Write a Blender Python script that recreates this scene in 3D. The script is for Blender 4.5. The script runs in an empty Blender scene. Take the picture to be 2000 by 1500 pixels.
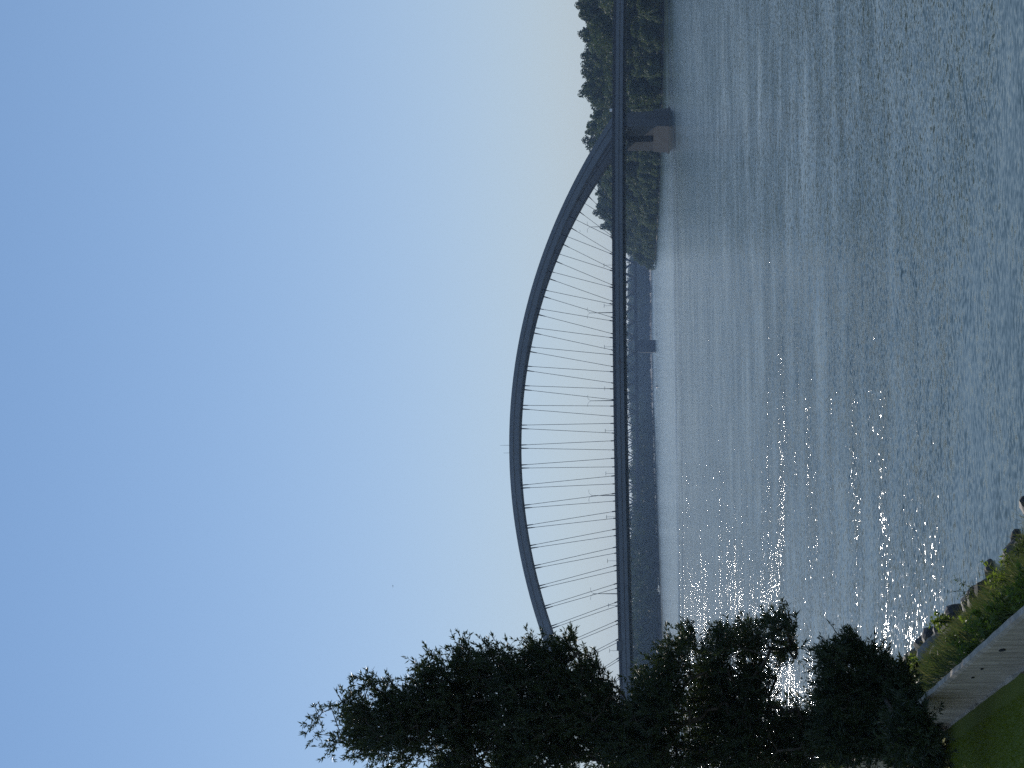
import bpy, math, random
import numpy as np
from math import radians, sin, cos, pi

# ---------------------------------------------------------------- camera, sky, sun, exposure
S = bpy.context.scene
COL = S.collection
EYE = 10.1                                   # eye height above the river, metres
FPX = 2773.0                                 # focal length in pixels of the 2000 px photograph
PITCH = math.atan((1262.0 - 1000.0) / FPX)
ROLL = 0.012
_f = np.array([0, cos(PITCH), sin(PITCH)])
_u = np.array([0, -sin(PITCH), cos(PITCH)])
_r = np.array([1.0, 0, 0])
_r2 = cos(ROLL) * _r - sin(ROLL) * _u
_u2 = sin(ROLL) * _r + cos(ROLL) * _u

cam_data = bpy.data.cameras.new('camera')
cam_data.lens = 50.0
cam_data.sensor_width = 36.0
cam_data.clip_start = 0.1
cam_data.clip_end = 20000
cam = bpy.data.objects.new('camera', cam_data)
COL.objects.link(cam)
from mathutils import Matrix, Vector
_cx, _cy, _cz = -_u2, _r2, -_f               # the photograph was taken in portrait and lies on its side
cam.matrix_world = Matrix(((_cx[0], _cy[0], _cz[0], 0), (_cx[1], _cy[1], _cz[1], 0),
                           (_cx[2], _cy[2], _cz[2], EYE), (0, 0, 0, 1)))
S.camera = cam

SUN_AZ = radians(16.5)                       # to the left of the view, beyond the bridge
SUN_EL = radians(27)
W = bpy.data.worlds.new('World')
S.world = W
W.use_nodes = True
wn, wl = W.node_tree.nodes, W.node_tree.links
sky = wn.new('ShaderNodeTexSky')
sky.sky_type = 'NISHITA'
sky.sun_disc = False
sky.sun_elevation = SUN_EL
sky.sun_rotation = -SUN_AZ
sky.altitude = 0
sky.air_density = 0.75
sky.dust_density = 0.0
sky.ozone_density = 3.0
hsv = wn.new('ShaderNodeHueSaturation'); hsv.inputs['Saturation'].default_value = 1.22
gam = wn.new('ShaderNodeGamma'); gam.inputs['Gamma'].default_value = 0.62
tint = wn.new('ShaderNodeMixRGB'); tint.blend_type = 'MULTIPLY'; tint.inputs[0].default_value = 1.0; tint.inputs[2].default_value = (1.40, 1.50, 1.62, 1)
wl.new(sky.outputs[0], gam.inputs['Color']); wl.new(gam.outputs[0], hsv.inputs['Color']); wl.new(hsv.outputs[0], tint.inputs[1]); 
# pale haze layer low over the horizon, outside the haze box
geo = wn.new('ShaderNodeTexCoord'); sep = wn.new('ShaderNodeSeparateXYZ'); wl.new(geo.outputs['Generated'], sep.inputs[0])
ex = wn.new('ShaderNodeMath'); ex.operation = 'MULTIPLY'; ex.inputs[1].default_value = -5.2; wl.new(sep.outputs[2], ex.inputs[0])
ex2 = wn.new('ShaderNodeMath'); ex2.operation = 'EXPONENT'; wl.new(ex.outputs[0], ex2.inputs[0])
ex3 = wn.new('ShaderNodeMath'); ex3.operation = 'MULTIPLY'; ex3.inputs[1].default_value = 0.9; ex3.use_clamp = True; wl.new(ex2.outputs[0], ex3.inputs[0])
low = wn.new('ShaderNodeMixRGB'); wl.new(ex3.outputs[0], low.inputs[0]); wl.new(tint.outputs[0], low.inputs[1]); low.inputs[2].default_value = (3.08, 3.26, 3.36, 1)
wl.new(low.outputs[0], wn['Background'].inputs['Color'])
wn['Background'].inputs['Strength'].default_value = 0.12

sl = bpy.data.lights.new('sun', 'SUN')
sl.energy = 2.6
sl.angle = radians(0.5)
sl.color = (1.0, 0.94, 0.85)
sun = bpy.data.objects.new('sun', sl)
COL.objects.link(sun)
sun.location = (-200, 300, 300)
sdir = Vector((-sin(SUN_AZ) * cos(SUN_EL), cos(SUN_AZ) * cos(SUN_EL), sin(SUN_EL)))
sun.rotation_euler = sdir.to_track_quat('Z', 'Y').to_euler()

S.view_settings.view_transform = 'Standard'
S.view_settings.look = 'None'
S.view_settings.exposure = 0.3
S.view_settings.gamma = 1.0
S.cycles.max_bounces = 5
S.cycles.diffuse_bounces = 2
S.cycles.glossy_bounces = 2
S.cycles.transmission_bounces = 2
S.cycles.volume_bounces = 0
S.cycles.caustics_refractive = False
S.cycles.caustics_reflective = False
S.cycles.use_denoising = False
S.cycles.use_adaptive_sampling = False

# ---------------------------------------------------------------- helpers
def at(x, y, Y):
    """point of the place seen at photograph pixel (x, y), at distance Y"""
    u2, v2 = 750.0 - y, 1000.0 - x
    u = cos(ROLL) * u2 + sin(ROLL) * v2
    v = -sin(ROLL) * u2 + cos(ROLL) * v2
    d = _f * FPX + _r * u + _u * v
    d = d / d[1] * Y
    return np.array([d[0], d[1], d[2] + EYE])

def on_level(x, y, z):
    """point of a level z seen at photograph pixel (x, y)"""
    p = at(x, y, 1.0)
    t = (z - EYE) / (p[2] - EYE)
    return np.array([p[0] * t, t, z])

def rgb(r, g, b): return (r, g, b, 1.0)

MATS = {}
def mat(name, col, rough=0.6, var=0.0, scale=1.0, col2=None, bump=0.0, bscale=10.0, metallic=0.0, spec=0.5, stretch=None, trans=None):
    m = bpy.data.materials.new(name); m.use_nodes = True
    nt = m.node_tree; n = nt.nodes; l = nt.links
    b = n['Principled BSDF']
    b.inputs['Roughness'].default_value = rough
    b.inputs['Metallic'].default_value = metallic
    b.inputs['Specular IOR Level'].default_value = spec
    b.inputs['Base Color'].default_value = rgb(*col)
    tc = n.new('ShaderNodeTexCoord')
    src = tc.outputs['Object']
    if stretch:
        mp = n.new('ShaderNodeMapping'); mp.inputs['Scale'].default_value = stretch
        l.new(src, mp.inputs[0]); src = mp.outputs[0]
    if col2 is not None:
        nz = n.new('ShaderNodeTexNoise'); nz.inputs['Scale'].default_value = scale
        nz.inputs['Detail'].default_value = 6; nz.inputs['Roughness'].default_value = 0.65
        l.new(src, nz.inputs['Vector'])
        rp = n.new('ShaderNodeValToRGB')
        rp.color_ramp.elements[0].position = 0.35; rp.color_ramp.elements[1].position = 0.65
        rp.color_ramp.elements[0].color = rgb(*col); rp.color_ramp.elements[1].color = rgb(*col2)
        l.new(nz.outputs[0], rp.inputs[0]); l.new(rp.outputs[0], b.inputs['Base Color'])
    if bump:
        nb = n.new('ShaderNodeTexNoise'); nb.inputs['Scale'].default_value = bscale; nb.inputs['Detail'].default_value = 5
        l.new(src, nb.inputs['Vector'])
        bp = n.new('ShaderNodeBump'); bp.inputs['Strength'].default_value = bump
        l.new(nb.outputs[0], bp.inputs['Height']); l.new(bp.outputs[0], b.inputs['Normal'])
    if trans is not None:
        tr = n.new('ShaderNodeBsdfTranslucent'); tr.inputs[0].default_value = rgb(*trans[:3])
        mx = n.new('ShaderNodeMixShader'); mx.inputs[0].default_value = trans[3]
        l.new(b.outputs[0], mx.inputs[1]); l.new(tr.outputs[0], mx.inputs[2])
        l.new(mx.outputs[0], n['Material Output'].inputs[0])
    MATS[name] = m
    return m

def tag(o, label=None, cat=None, group=None, kind=None):
    if label: o['label'] = label
    if cat: o['category'] = cat
    if group: o['group'] = group
    if kind: o['kind'] = kind
    return o

def empty(name, loc=(0, 0, 0), rz=0.0):
    o = bpy.data.objects.new(name, None); COL.objects.link(o)
    o.location = loc; o.rotation_euler = (0, 0, rz)
    o.empty_display_size = 0.5
    return o

def link_mesh(name, me, m, parent=None, smooth=False):
    if m is not None: me.materials.append(m)
    if smooth: me.polygons.foreach_set('use_smooth', [True] * len(me.polygons))
    o = bpy.data.objects.new(name, me); COL.objects.link(o)
    if parent is not None: o.parent = parent
    return o

def np_mesh(name, V, F):
    """mesh from numpy verts (n,3) and faces (m,k) of one size"""
    V = np.asarray(V, dtype=np.float32); F = np.asarray(F, dtype=np.int32)
    me = bpy.data.meshes.new(name)
    me.vertices.add(len(V)); me.vertices.foreach_set('co', V.ravel())
    k = F.shape[1]
    me.loops.add(F.size); me.loops.foreach_set('vertex_index', F.ravel())
    me.polygons.add(len(F)); me.polygons.foreach_set('loop_start', np.arange(0, F.size, k, dtype=np.int32))
    me.update(calc_edges=True)
    return me

class MB:
    def __init__(s): s.v = []; s.f = []
    def quadstrip(s, rings, close=True, cap=True):
        """rings: list of lists of points, all the same length"""
        n = len(rings[0]); b = len(s.v)
        for r in rings: s.v += [tuple(p) for p in r]
        for i in range(len(rings) - 1):
            for j in range(n if close else n - 1):
                a0 = b + i * n + j; a1 = b + i * n + (j + 1) % n
                s.f.append((a0, a1, a1 + n, a0 + n))
        if cap:
            s.f.append(tuple(b + j for j in range(n))[::-1])
            s.f.append(tuple(b + (len(rings) - 1) * n + j for j in range(n)))
    def box(s, x0, x1, y0, y1, z0, z1):
        s.quadstrip([[(x0, y0, z0), (x1, y0, z0), (x1, y1, z0), (x0, y1, z0)],
                     [(x0, y0, z1), (x1, y0, z1), (x1, y1, z1), (x0, y1, z1)]])
    def taper(s, b0, b1, z0, z1):
        r = lambda q, z: [(q[0], q[2], z), (q[1], q[2], z), (q[1], q[3], z), (q[0], q[3], z)]
        s.quadstrip([r(b0, z0), r(b1, z1)])
    def tube(s, pts, rad, n=6):
        pts = [np.array(p, float) for p in pts]
        if not hasattr(rad, '__len__'): rad = [rad] * len(pts)
        rings = []
        for i, p in enumerate(pts):
            d = pts[min(i + 1, len(pts) - 1)] - pts[max(i - 1, 0)]
            d = d / (np.linalg.norm(d) + 1e-9)
            a = np.cross(d, [0, 0, 1.0]) if abs(d[2]) < 0.9 else np.cross(d, [0, 1.0, 0])
            a = a / np.linalg.norm(a); c = np.cross(d, a)
            rings.append([p + rad[i] * (a * cos(2 * pi * k / n) + c * sin(2 * pi * k / n)) for k in range(n)])
        s.quadstrip(rings)
    def beam(s, p, q, w, h):
        """rectangular bar from p to q; w across (horizontal), h in its other section direction"""
        p = np.array(p, float); q = np.array(q, float); d = (q - p) / np.linalg.norm(q - p)
        a = np.cross(d, [0, 0, 1.0]) if abs(d[2]) < 0.95 else np.array([0, 1.0, 0])
        a = a / np.linalg.norm(a); c = np.cross(a, d)
        R = lambda o: [o + a * w / 2 + c * h / 2, o - a * w / 2 + c * h / 2, o - a * w / 2 - c * h / 2, o + a * w / 2 - c * h / 2]
        s.quadstrip([R(p), R(q)])
    def build(s, name, m, parent=None, smooth=False):
        me = bpy.data.meshes.new(name); me.from_pydata(s.v, [], s.f); me.update()
        return link_mesh(name, me, m, parent, smooth)

rng = np.random.default_rng(7)
random.seed(7)

# ---------------------------------------------------------------- materials
mat('steel', (0.14, 0.15, 0.165), 0.75, col2=(0.17, 0.18, 0.195), scale=0.15, spec=0.25)
mat('steel_dark', (0.035, 0.04, 0.05), 0.5)
mat('railing_metal', (0.03, 0.035, 0.05), 0.5)
mat('cable', (0.03, 0.03, 0.04), 0.9, spec=0.1)
mat('asphalt', (0.05, 0.05, 0.052), 0.9)
mat('soffit', (0.10, 0.11, 0.10), 0.8, col2=(0.07, 0.08, 0.07), scale=0.2)
mat('pier_concrete', (0.115, 0.115, 0.118), 0.85, col2=(0.08, 0.08, 0.084), scale=0.25, stretch=(1, 1, 0.4))
mat('truss_paint', (0.05, 0.055, 0.07), 0.6)
mat('lamp_metal', (0.07, 0.075, 0.085), 0.5)
mat('white_paint', (0.8, 0.8, 0.78), 0.5)
mat('rust', (0.11, 0.06, 0.04), 0.8)
mat('bark', (0.05, 0.04, 0.032), 0.9, col2=(0.08, 0.065, 0.05), scale=6)
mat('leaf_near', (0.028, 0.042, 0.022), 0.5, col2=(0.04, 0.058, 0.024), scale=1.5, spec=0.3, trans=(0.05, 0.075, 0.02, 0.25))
for nm, a, b, t in (('leaf_dark', (0.026, 0.038, 0.018), (0.04, 0.055, 0.025), (0.06, 0.09, 0.02, 0.25)),
                    ('leaf_mid', (0.04, 0.055, 0.024), (0.06, 0.08, 0.03), (0.09, 0.13, 0.03, 0.3)),
                    ('leaf_pale', (0.075, 0.10, 0.045), (0.10, 0.12, 0.055), (0.12, 0.16, 0.05, 0.3))):
    mat(nm, a, 0.7, col2=b, scale=0.25, spec=0.2, trans=t)
mat('weed_leaf', (0.08, 0.13, 0.03), 0.5, col2=(0.12, 0.17, 0.035), scale=3, spec=0.3, trans=(0.25, 0.34, 0.04, 0.45))
mat('weed_dark', (0.05, 0.075, 0.03), 0.6, col2=(0.08, 0.10, 0.04), scale=3, spec=0.3, trans=(0.10, 0.15, 0.03, 0.3))
mat('straw', (0.16, 0.14, 0.07), 0.7, col2=(0.10, 0.12, 0.045), scale=2, spec=0.2, trans=(0.25, 0.24, 0.08, 0.35))
mat('rock', (0.055, 0.052, 0.05), 0.7, col2=(0.025, 0.025, 0.025), scale=3, bump=0.6, bscale=7)
mat('rock_pale', (0.26, 0.25, 0.23), 0.85, col2=(0.16, 0.155, 0.15), scale=3, bump=0.6, bscale=7)
mat('shingle', (0.07, 0.06, 0.055), 0.9, col2=(0.03, 0.03, 0.025), scale=0.9, bump=0.5, bscale=2)
mat('sand', (0.20, 0.17, 0.145), 0.95, col2=(0.14, 0.125, 0.11), scale=0.05)
mat('soil', (0.06, 0.05, 0.035), 0.95, col2=(0.035, 0.045, 0.02), scale=1.2, bump=0.4, bscale=8)
mat('forest_floor', (0.03, 0.035, 0.02), 1.0, col2=(0.04, 0.045, 0.025), scale=0.1)
mat('lawn_ground', (0.13, 0.155, 0.010), 0.95, col2=(0.165, 0.175, 0.015), scale=2.5, bump=0.5, bscale=30)
mat('grass_blade', (0.20, 0.235, 0.008), 0.8, col2=(0.24, 0.26, 0.014), scale=1.2, spec=0.05, trans=(0.10, 0.16, 0.01, 0.35))

def wall_material():
    m = bpy.data.materials.new('old_concrete'); m.use_nodes = True
    nt = m.node_tree; n = nt.nodes; l = nt.links; b = n['Principled BSDF']
    b.inputs['Roughness'].default_value = 0.9; b.inputs['Specular IOR Level'].default_value = 0.2
    tc = n.new('ShaderNodeTexCoord')
    def noise(sc, scale, det=6):
        mp = n.new('ShaderNodeMapping'); mp.inputs['Scale'].default_value = sc; l.new(tc.outputs['Object'], mp.inputs[0])
        z = n.new('ShaderNodeTexNoise'); z.inputs['Scale'].default_value = scale; z.inputs['Detail'].default_value = det
        z.inputs['Roughness'].default_value = 0.7; l.new(mp.outputs[0], z.inputs['Vector']); return z
    def ramp(z, p0, c0, p1, c1):
        r = n.new('ShaderNodeValToRGB'); r.color_ramp.elements[0].position = p0; r.color_ramp.elements[1].position = p1
        r.color_ramp.elements[0].color = c0; r.color_ramp.elements[1].color = c1; l.new(z.outputs[0], r.inputs[0]); return r
    base = ramp(noise((1, 1, 1), 2.2), 0.3, rgb(.42, .35, .27), 0.7, rgb(.57, .48, .38))
    streak = ramp(noise((1, 1, 0.12), 6.0), 0.38, rgb(.55, .53, .50), 0.62, rgb(1.1, 1.1, 1.1))
    pit = ramp(noise((1, 1, 1), 26.0, 3), 0.30, rgb(.45, .45, .42), 0.42, rgb(1, 1, 1))
    mx = n.new('ShaderNodeMixRGB'); mx.blend_type = 'MULTIPLY'; mx.inputs[0].default_value = 0.75
    l.new(base.outputs[0], mx.inputs[1]); l.new(streak.outputs[0], mx.inputs[2])
    mx2 = n.new('ShaderNodeMixRGB'); mx2.blend_type = 'MULTIPLY'; mx2.inputs[0].default_value = 0.8
    l.new(mx.outputs[0], mx2.inputs[1]); l.new(pit.outputs[0], mx2.inputs[2])
    l.new(mx2.outputs[0], b.inputs['Base Color'])
    z = noise((1, 1, 0.5), 9.0); bp = n.new('ShaderNodeBump'); bp.inputs['Strength'].default_value = 0.55; bp.inputs['Distance'].default_value = 0.05
    l.new(z.outputs[0], bp.inputs['Height']); l.new(bp.outputs[0], b.inputs['Normal'])
    MATS['old_concrete'] = m
wall_material()

CHOP, RIP = 0.47, 1.22
def water_material():
    m = bpy.data.materials.new('river_water'); m.use_nodes = True
    nt = m.node_tree; n = nt.nodes; l = nt.links; b = n['Principled BSDF']
    b.inputs['Base Color'].default_value = rgb(0.070, 0.104, 0.094)
    b.inputs['Roughness'].default_value = 0.11
    b.inputs['IOR'].default_value = 1.333
    tc = n.new('ShaderNodeTexCoord')
    def noise(scale, det, rough, stretch=(1, 1, 1), rot=0.0):
        mp = n.new('ShaderNodeMapping'); mp.inputs['Scale'].default_value = stretch; mp.inputs['Rotation'].default_value = (0, 0, rot)
        l.new(tc.outputs['Object'], mp.inputs[0])
        z = n.new('ShaderNodeTexNoise'); z.inputs['Scale'].default_value = scale; z.inputs['Detail'].default_value = det
        z.inputs['Roughness'].default_value = rough; z.noise_dimensions = '2D'; l.new(mp.outputs[0], z.inputs['Vector']); return z.outputs['Color']
    def math_(op, a, c):
        q = n.new('ShaderNodeMath'); q.operation = op
        for i, k in enumerate((a, c)):
            if hasattr(k, 'links'): l.new(k, q.inputs[i])
            else: q.inputs[i].default_value = k
        return q.outputs[0]
    # slopes of the wavelets straight from noise vectors, so that they stay just as steep far away
    chop = noise(1.0, 3, 0.55, (0.45, 1.4, 1), 0.30)      # short wind waves, about two metres
    ripple = noise(5.2, 4, 0.6, (0.6, 1.3, 1), -0.2)     # ripples, a few decimetres
    patch = noise(0.030, 5, 0.62, (0.6, 1.25, 1), 0.15)     # gusts and slicks
    mr = n.new('ShaderNodeMapRange'); l.new(patch, mr.inputs[0])
    mr.inputs[1].default_value = 0.36; mr.inputs[2].default_value = 0.66; mr.inputs[3].default_value = 0.42; mr.inputs[4].default_value = 1.3
    cats = noise(0.13, 3, 0.6, (0.5, 1.3, 1), 0.12)       # cat's paws, some ten metres long
    mc = n.new('ShaderNodeMapRange'); l.new(cats, mc.inputs[0])
    mc.inputs[1].default_value = 0.36; mc.inputs[2].default_value = 0.64; mc.inputs[3].default_value = 0.45; mc.inputs[4].default_value = 1.5
    def vec(op, a, c):
        q = n.new('ShaderNodeVectorMath'); q.operation = op
        for i, k in enumerate((a, c)):
            if k is None: continue
            if hasattr(k, 'links'): l.new(k, q.inputs[i])
            else: q.inputs[i].default_value = k
        return q.outputs[0]
    sx = n.new('ShaderNodeSeparateXYZ'); l.new(tc.outputs['Object'], sx.inputs[0])
    wob = n.new('ShaderNodeMath'); wob.operation = 'MULTIPLY_ADD'; l.new(patch, wob.inputs[0]); wob.inputs[1].default_value = 60; l.new(sx.outputs[1], wob.inputs[2])
    lee = n.new('ShaderNodeMapRange'); l.new(wob.outputs[0], lee.inputs[0])     # calmer water in the lee of the bridge
    for i, q in ((1, 525), (2, 550), (3, 1.0), (4, 0.5)): lee.inputs[i].default_value = q
    slope = n.new('ShaderNodeMath'); slope.operation = 'MULTIPLY'; l.new(mr.outputs[0], slope.inputs[0]); l.new(lee.outputs[0], slope.inputs[1])
    near = n.new('ShaderNodeMapRange'); l.new(wob.outputs[0], near.inputs[0])    # sheltered water along the near bank
    for i, q in ((1, 45), (2, 130), (3, 0.38), (4, 1.08)): near.inputs[i].default_value = q
    sh = n.new('ShaderNodeMath'); sh.operation = 'MULTIPLY'; l.new(slope.outputs[0], sh.inputs[0]); l.new(near.outputs[0], sh.inputs[1]); slope = sh
    slope0 = slope; slope = n.new('ShaderNodeMath'); slope.operation = 'MULTIPLY'; l.new(slope0.outputs[0], slope.inputs[0]); l.new(mc.outputs[0], slope.inputs[1])
    A = vec('MULTIPLY', vec('SUBTRACT', chop, (.5, .5, .5)), (CHOP, CHOP * 1.25, 0))
    B = vec('MULTIPLY', vec('SUBTRACT', ripple, (.5, .5, .5)), (RIP, RIP * 1.15, 0))
    sc = n.new('ShaderNodeVectorMath'); sc.operation = 'SCALE'; l.new(vec('ADD', A, B), sc.inputs[0]); l.new(slope.outputs[0], sc.inputs['Scale'])
    N_ = vec('NORMALIZE', vec('ADD', sc.outputs[0], (0, 0, 1)), None)
    l.new(N_, b.inputs['Normal'])
    MATS['river_water'] = m
water_material()

# ---------------------------------------------------------------- water and land
wb = MB(); wb.v = [(-1800, -120, 0), (1800, -120, 0), (1800, 3700, 0), (-1800, 3700, 0)]; wb.f = [(0, 1, 2, 3)]
tag(wb.build('water', MATS['river_water']), kind='structure')

# near bank: flood wall line and shoreline, both running away to the left
WP = at(1881, 1298, 18.6)
WD = np.array([-0.362, 0.932]); WN = np.array([0.932, 0.362])     # along the wall, and from the wall to the river
ZTOP = WP[2]; ZLAWN = ZTOP - 0.78
def bank_xy(a, q): return WP[:2] + WD * a + WN * q
SHORE = [on_level(x, y, 0.0) for x, y in ((2080, 940), (2000, 1035), (1992, 1068), (1957, 1115), (1898, 1168), (1835, 1205), (1790, 1262), (1745, 1318), (1700, 1375), (1640, 1450), (1560, 1540))]
SQ = [((p[:2] - WP[:2]) @ WD, (p[:2] - WP[:2]) @ WN) for p in SHORE]
SA = np.array([s[0] for s in SQ]); SW = np.array([s[1] for s in SQ])
def shore_q(a): return float(np.interp(a, SA, SW))
def ground_z(a, q):
    """height of the near land: lawn, wall foot, bank, under water"""
    if q <= 0.3: return ZLAWN + 0.02 * (-min(q, 0)) * 1.0 - 0.012 * max(a, -6)
    sq = shore_q(a); t = (q - 0.3) / (sq - 0.3)
    top = ZTOP - 0.45
    if t <= 1: return top * (1 - t) ** 1.15 + 0.05 * sin(a * 1.7 + q * 2.1) * (1 - t)
    return -0.5 * (q - sq)
gA = np.concatenate([np.linspace(-24, -12, 7), np.linspace(-11, 50, 90), np.linspace(55, 300, 30)])
gq = np.concatenate([np.linspace(-40, -8, 9), np.linspace(-7, 0.0, 15), np.linspace(0.3, 0.3, 1)])
V = []; nrow = len(gq) + 22
for a in gA:
    row = [(q, None) for q in gq] + [(0.3 + (shore_q(a) - 0.3) * t, None) for t in np.linspace(0.02, 1.25, 22)]
    for q, _ in row:
        xy = bank_xy(a, q); V.append((xy[0], xy[1], ground_z(a, q)))
F = []; split = len(gq) - 1
Fl, Fb = [], []
for i in range(len(gA) - 1):
    for j in range(nrow - 1):
        k = i * nrow + j
        (Fl if j < split else Fb).append((k, k + 1, k + nrow + 1, k + nrow))
def sub_mesh(name, V, F, m):
    V = np.array(V); F = np.array(F); idx, inv = np.unique(F, return_inverse=True)
    return link_mesh(name, np_mesh(name, V[idx], inv.reshape(F.shape)), m, None, True)
tag(sub_mesh('lawn', V, Fl, MATS['lawn_ground']), kind='structure')
tag(sub_mesh('bank', V, Fb, MATS['soil']), kind='structure')

# far right bank with its shingle strip, tip beyond the bridge
RB = [on_level(x, y, 0.0) for x, y in ((1303, -130), (1297, 0), (1294.5, 130), (1291, 250), (1287, 380), (1281.5, 480), (1279, 512))]
RBL = [(270.0, 330.0)] + [(p[0], p[1]) for p in RB] + [(128, RB[-1][1] + 60), (160, RB[-1][1] + 130), (330, RB[-1][1] + 420), (900, 3300)]
def offset(poly, d, z, jit=0.0):
    out = []
    for i, p in enumerate(poly):
        a = np.array(poly[max(i - 1, 0)]); c = np.array(poly[min(i + 1, len(poly) - 1)])
        t = (c - a) / np.linalg.norm(c - a); nn = np.array([t[1], -t[0]])
        q = np.array(p) + nn * d
        out.append((q[0], q[1], z))
    return out
mb = MB(); rows = [offset(RBL, d, z) for d, z in ((-6, -1.2), (0, 0.0), (2, 0.6), (5, 1.4))]
mb.quadstrip(rows, close=False, cap=False); tag(mb.build('shingle_shore', MATS['shingle']), kind='structure')
mb = MB(); rows = [offset(RBL, d, z) for d, z in ((5, 1.4), (12, 3.0), (60, 5.0))] + [[(1400, 330 + 300 * i, 6.0) for i in range(len(RBL))]]
mb.quadstrip(rows, close=False, cap=False); tag(mb.build('wooded_bank', MATS['forest_floor']), kind='structure')

# ---------------------------------------------------------------- arch bridge
B0Y, BTH = 540.0, 0.225
PLANE = 9.8                                   # half distance of the hanger planes at deck level
bridge = empty('arch_bridge', (0, B0Y, 0), BTH)
tag(bridge, 'long pale steel arch bridge with a level deck and slender hangers across the river', 'bridge')
def zdeck(s): return 22.4 + 4.76e-3 * s - 8.27e-5 * s * s if -170 < s < 190 else (zdeck(math.copysign(169.9 if s < 0 else 189.9, s)) - 0.03 * (abs(s) - (170 if s < 0 else 190)))
SC = -22.1
def zarch(s): x = s - SC; return 61.6 - 0.00236 * x * x - 1.0e-8 * x ** 4
def lean(z, side): return side * (PLANE + (2.6 - PLANE) * min(max((z - 22.3) / 39.3, -0.05), 1.05))
def arch_mesh(side):
    mb = MB(); rings = []
    xs = np.linspace(-127.5, 126.5, 90)
    for x in xs:
        s = SC + x; z = zarch(s); sl = -2 * 0.00236 * x - 4e-8 * x ** 3
        nrm = np.array([-sl, 1.0]) / math.hypot(sl, 1)
        dep = 3.9 + 1.1 * max(0, (abs(x) - 70) / 56) ** 1.5
        wdt = 1.5
        prof = [(-wdt, 0), (wdt, 0), (wdt, -.40 * dep), (wdt - .4, -.40 * dep - .03), (wdt - .4, -.40 * dep - .45), (wdt, -.40 * dep - .48),
                (wdt, -dep + .25), (wdt - .25, -dep), (-wdt + .25, -dep), (-wdt, -dep + .25), (-wdt, -.40 * dep - .48), (-wdt + .4, -.40 * dep - .45), (-wdt + .4, -.40 * dep - .03), (-wdt, -.40 * dep)]
        ring = []
        for t, d in prof:
            ps = s + nrm[0] * d; pz = z + nrm[1] * d
            ring.append((ps, lean(pz, side) + t, pz))
        rings.append(ring)
    mb.quadstrip(rings); return mb
for side in (-1, 1):
    arch_mesh(side).build('arch', MATS['steel'], bridge)
DS = np.concatenate([np.linspace(-330, -160, 12), np.linspace(-150, 180, 56), np.linspace(190, 420, 14)])
FAC = PLANE + 3.0
def deck_loft(prof, name, m):
    mb = MB(); mb.quadstrip([[(s, t, zdeck(s) + z) for t, z in prof] for s in DS]); return mb.build(name, m, bridge)
deck_loft([(-FAC, -1.25), (FAC, -1.25), (FAC, -2.5), (FAC - .6, -2.52), (FAC - .6, -2.88), (FAC, -2.9), (FAC, -4.0), (FAC - .8, -4.05), (FAC - .8, -3.0), (-FAC + .8, -3.0), (-FAC + .8, -4.05),
           (-FAC, -4.0), (-FAC, -2.9), (-FAC + .6, -2.88), (-FAC + .6, -2.52), (-FAC, -2.5)], 'deck', MATS['steel'])
deck_loft([(-7.5, -1.23), (7.5, -1.23), (7.5, -1.1), (-7.5, -1.1)], 'roadway', MATS['asphalt'])
deck_loft([(-6.5, -3.02), (6.5, -3.02), (6.0, -5.0), (-6.0, -5.0)], 'box_girder', MATS['soffit'])
for side in (-1, 1):
    mb = MB(); t = side * (FAC - .15)
    for zz, hh in ((0.0, .10), (-.35, .05), (-.62, .05), (-.9, .05), (-1.12, .12)):
        mb.quadstrip([[(s, t - .05, zdeck(s) + zz), (s, t + .05, zdeck(s) + zz), (s, t + .05, zdeck(s) + zz - hh), (s, t - .05, zdeck(s) + zz - hh)] for s in DS])
    s = -165.0
    while s < 200:
        z = zdeck(s); mb.box(s - .05, s + .05, t - .045, t + .045, z - 1.2, z - .02); s += 1.1
    mb.build('railing', MATS['railing_metal'], bridge)
    # noise screen panel behind the rails
    mb = MB(); t2 = side * (FAC - .32)
    mb.quadstrip([[(s, t2 - .03, zdeck(s) - .12), (s, t2 + .03, zdeck(s) - .12), (s, t2 + .03, zdeck(s) - 1.22), (s, t2 - .03, zdeck(s) - 1.22)] for s in DS])
    mb.build('parapet', MATS['railing_metal'], bridge)
# hangers, in the two leaning planes
def arc_to_x(L):
    x = 0.0
    for _ in range(400):
        if abs(L) < 1e-6: break
        sl = -2 * 0.00236 * x - 4e-8 * x ** 3
        x += L / 400 / math.hypot(1, sl)
    return x
for side in (-1, 1):
    for k in range(-16, 17):
        sd = -24.1 - 6.49 * k
        x = arc_to_x(-2.2 - 7.62 * k); sa = SC + x
        za = zarch(sa) - 3.9 * math.hypot(1, 2 * .00236 * x) + .1; zd = zdeck(sd) - 1.2
        p = np.array([sd, side * PLANE, zd]); q = np.array([sa, lean(za, side), za])
        L = np.linalg.norm(q - p)
        if L < 3: continue
        fr = lambda m_: p + (q - p) * m_ / L
        mb = MB(); c = min(2.4, L * .25)
        mb.tube([fr(0), fr(c * 1.0), fr(c * 1.02 + .05), fr(L - c * 1.25), fr(L - c * 1.2), fr(L - .3), fr(L + .5)],
                [.26, .20, .09, .09, .14, .26, .32], 6)
        mb.build('hanger', MATS['cable'], bridge)
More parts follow.
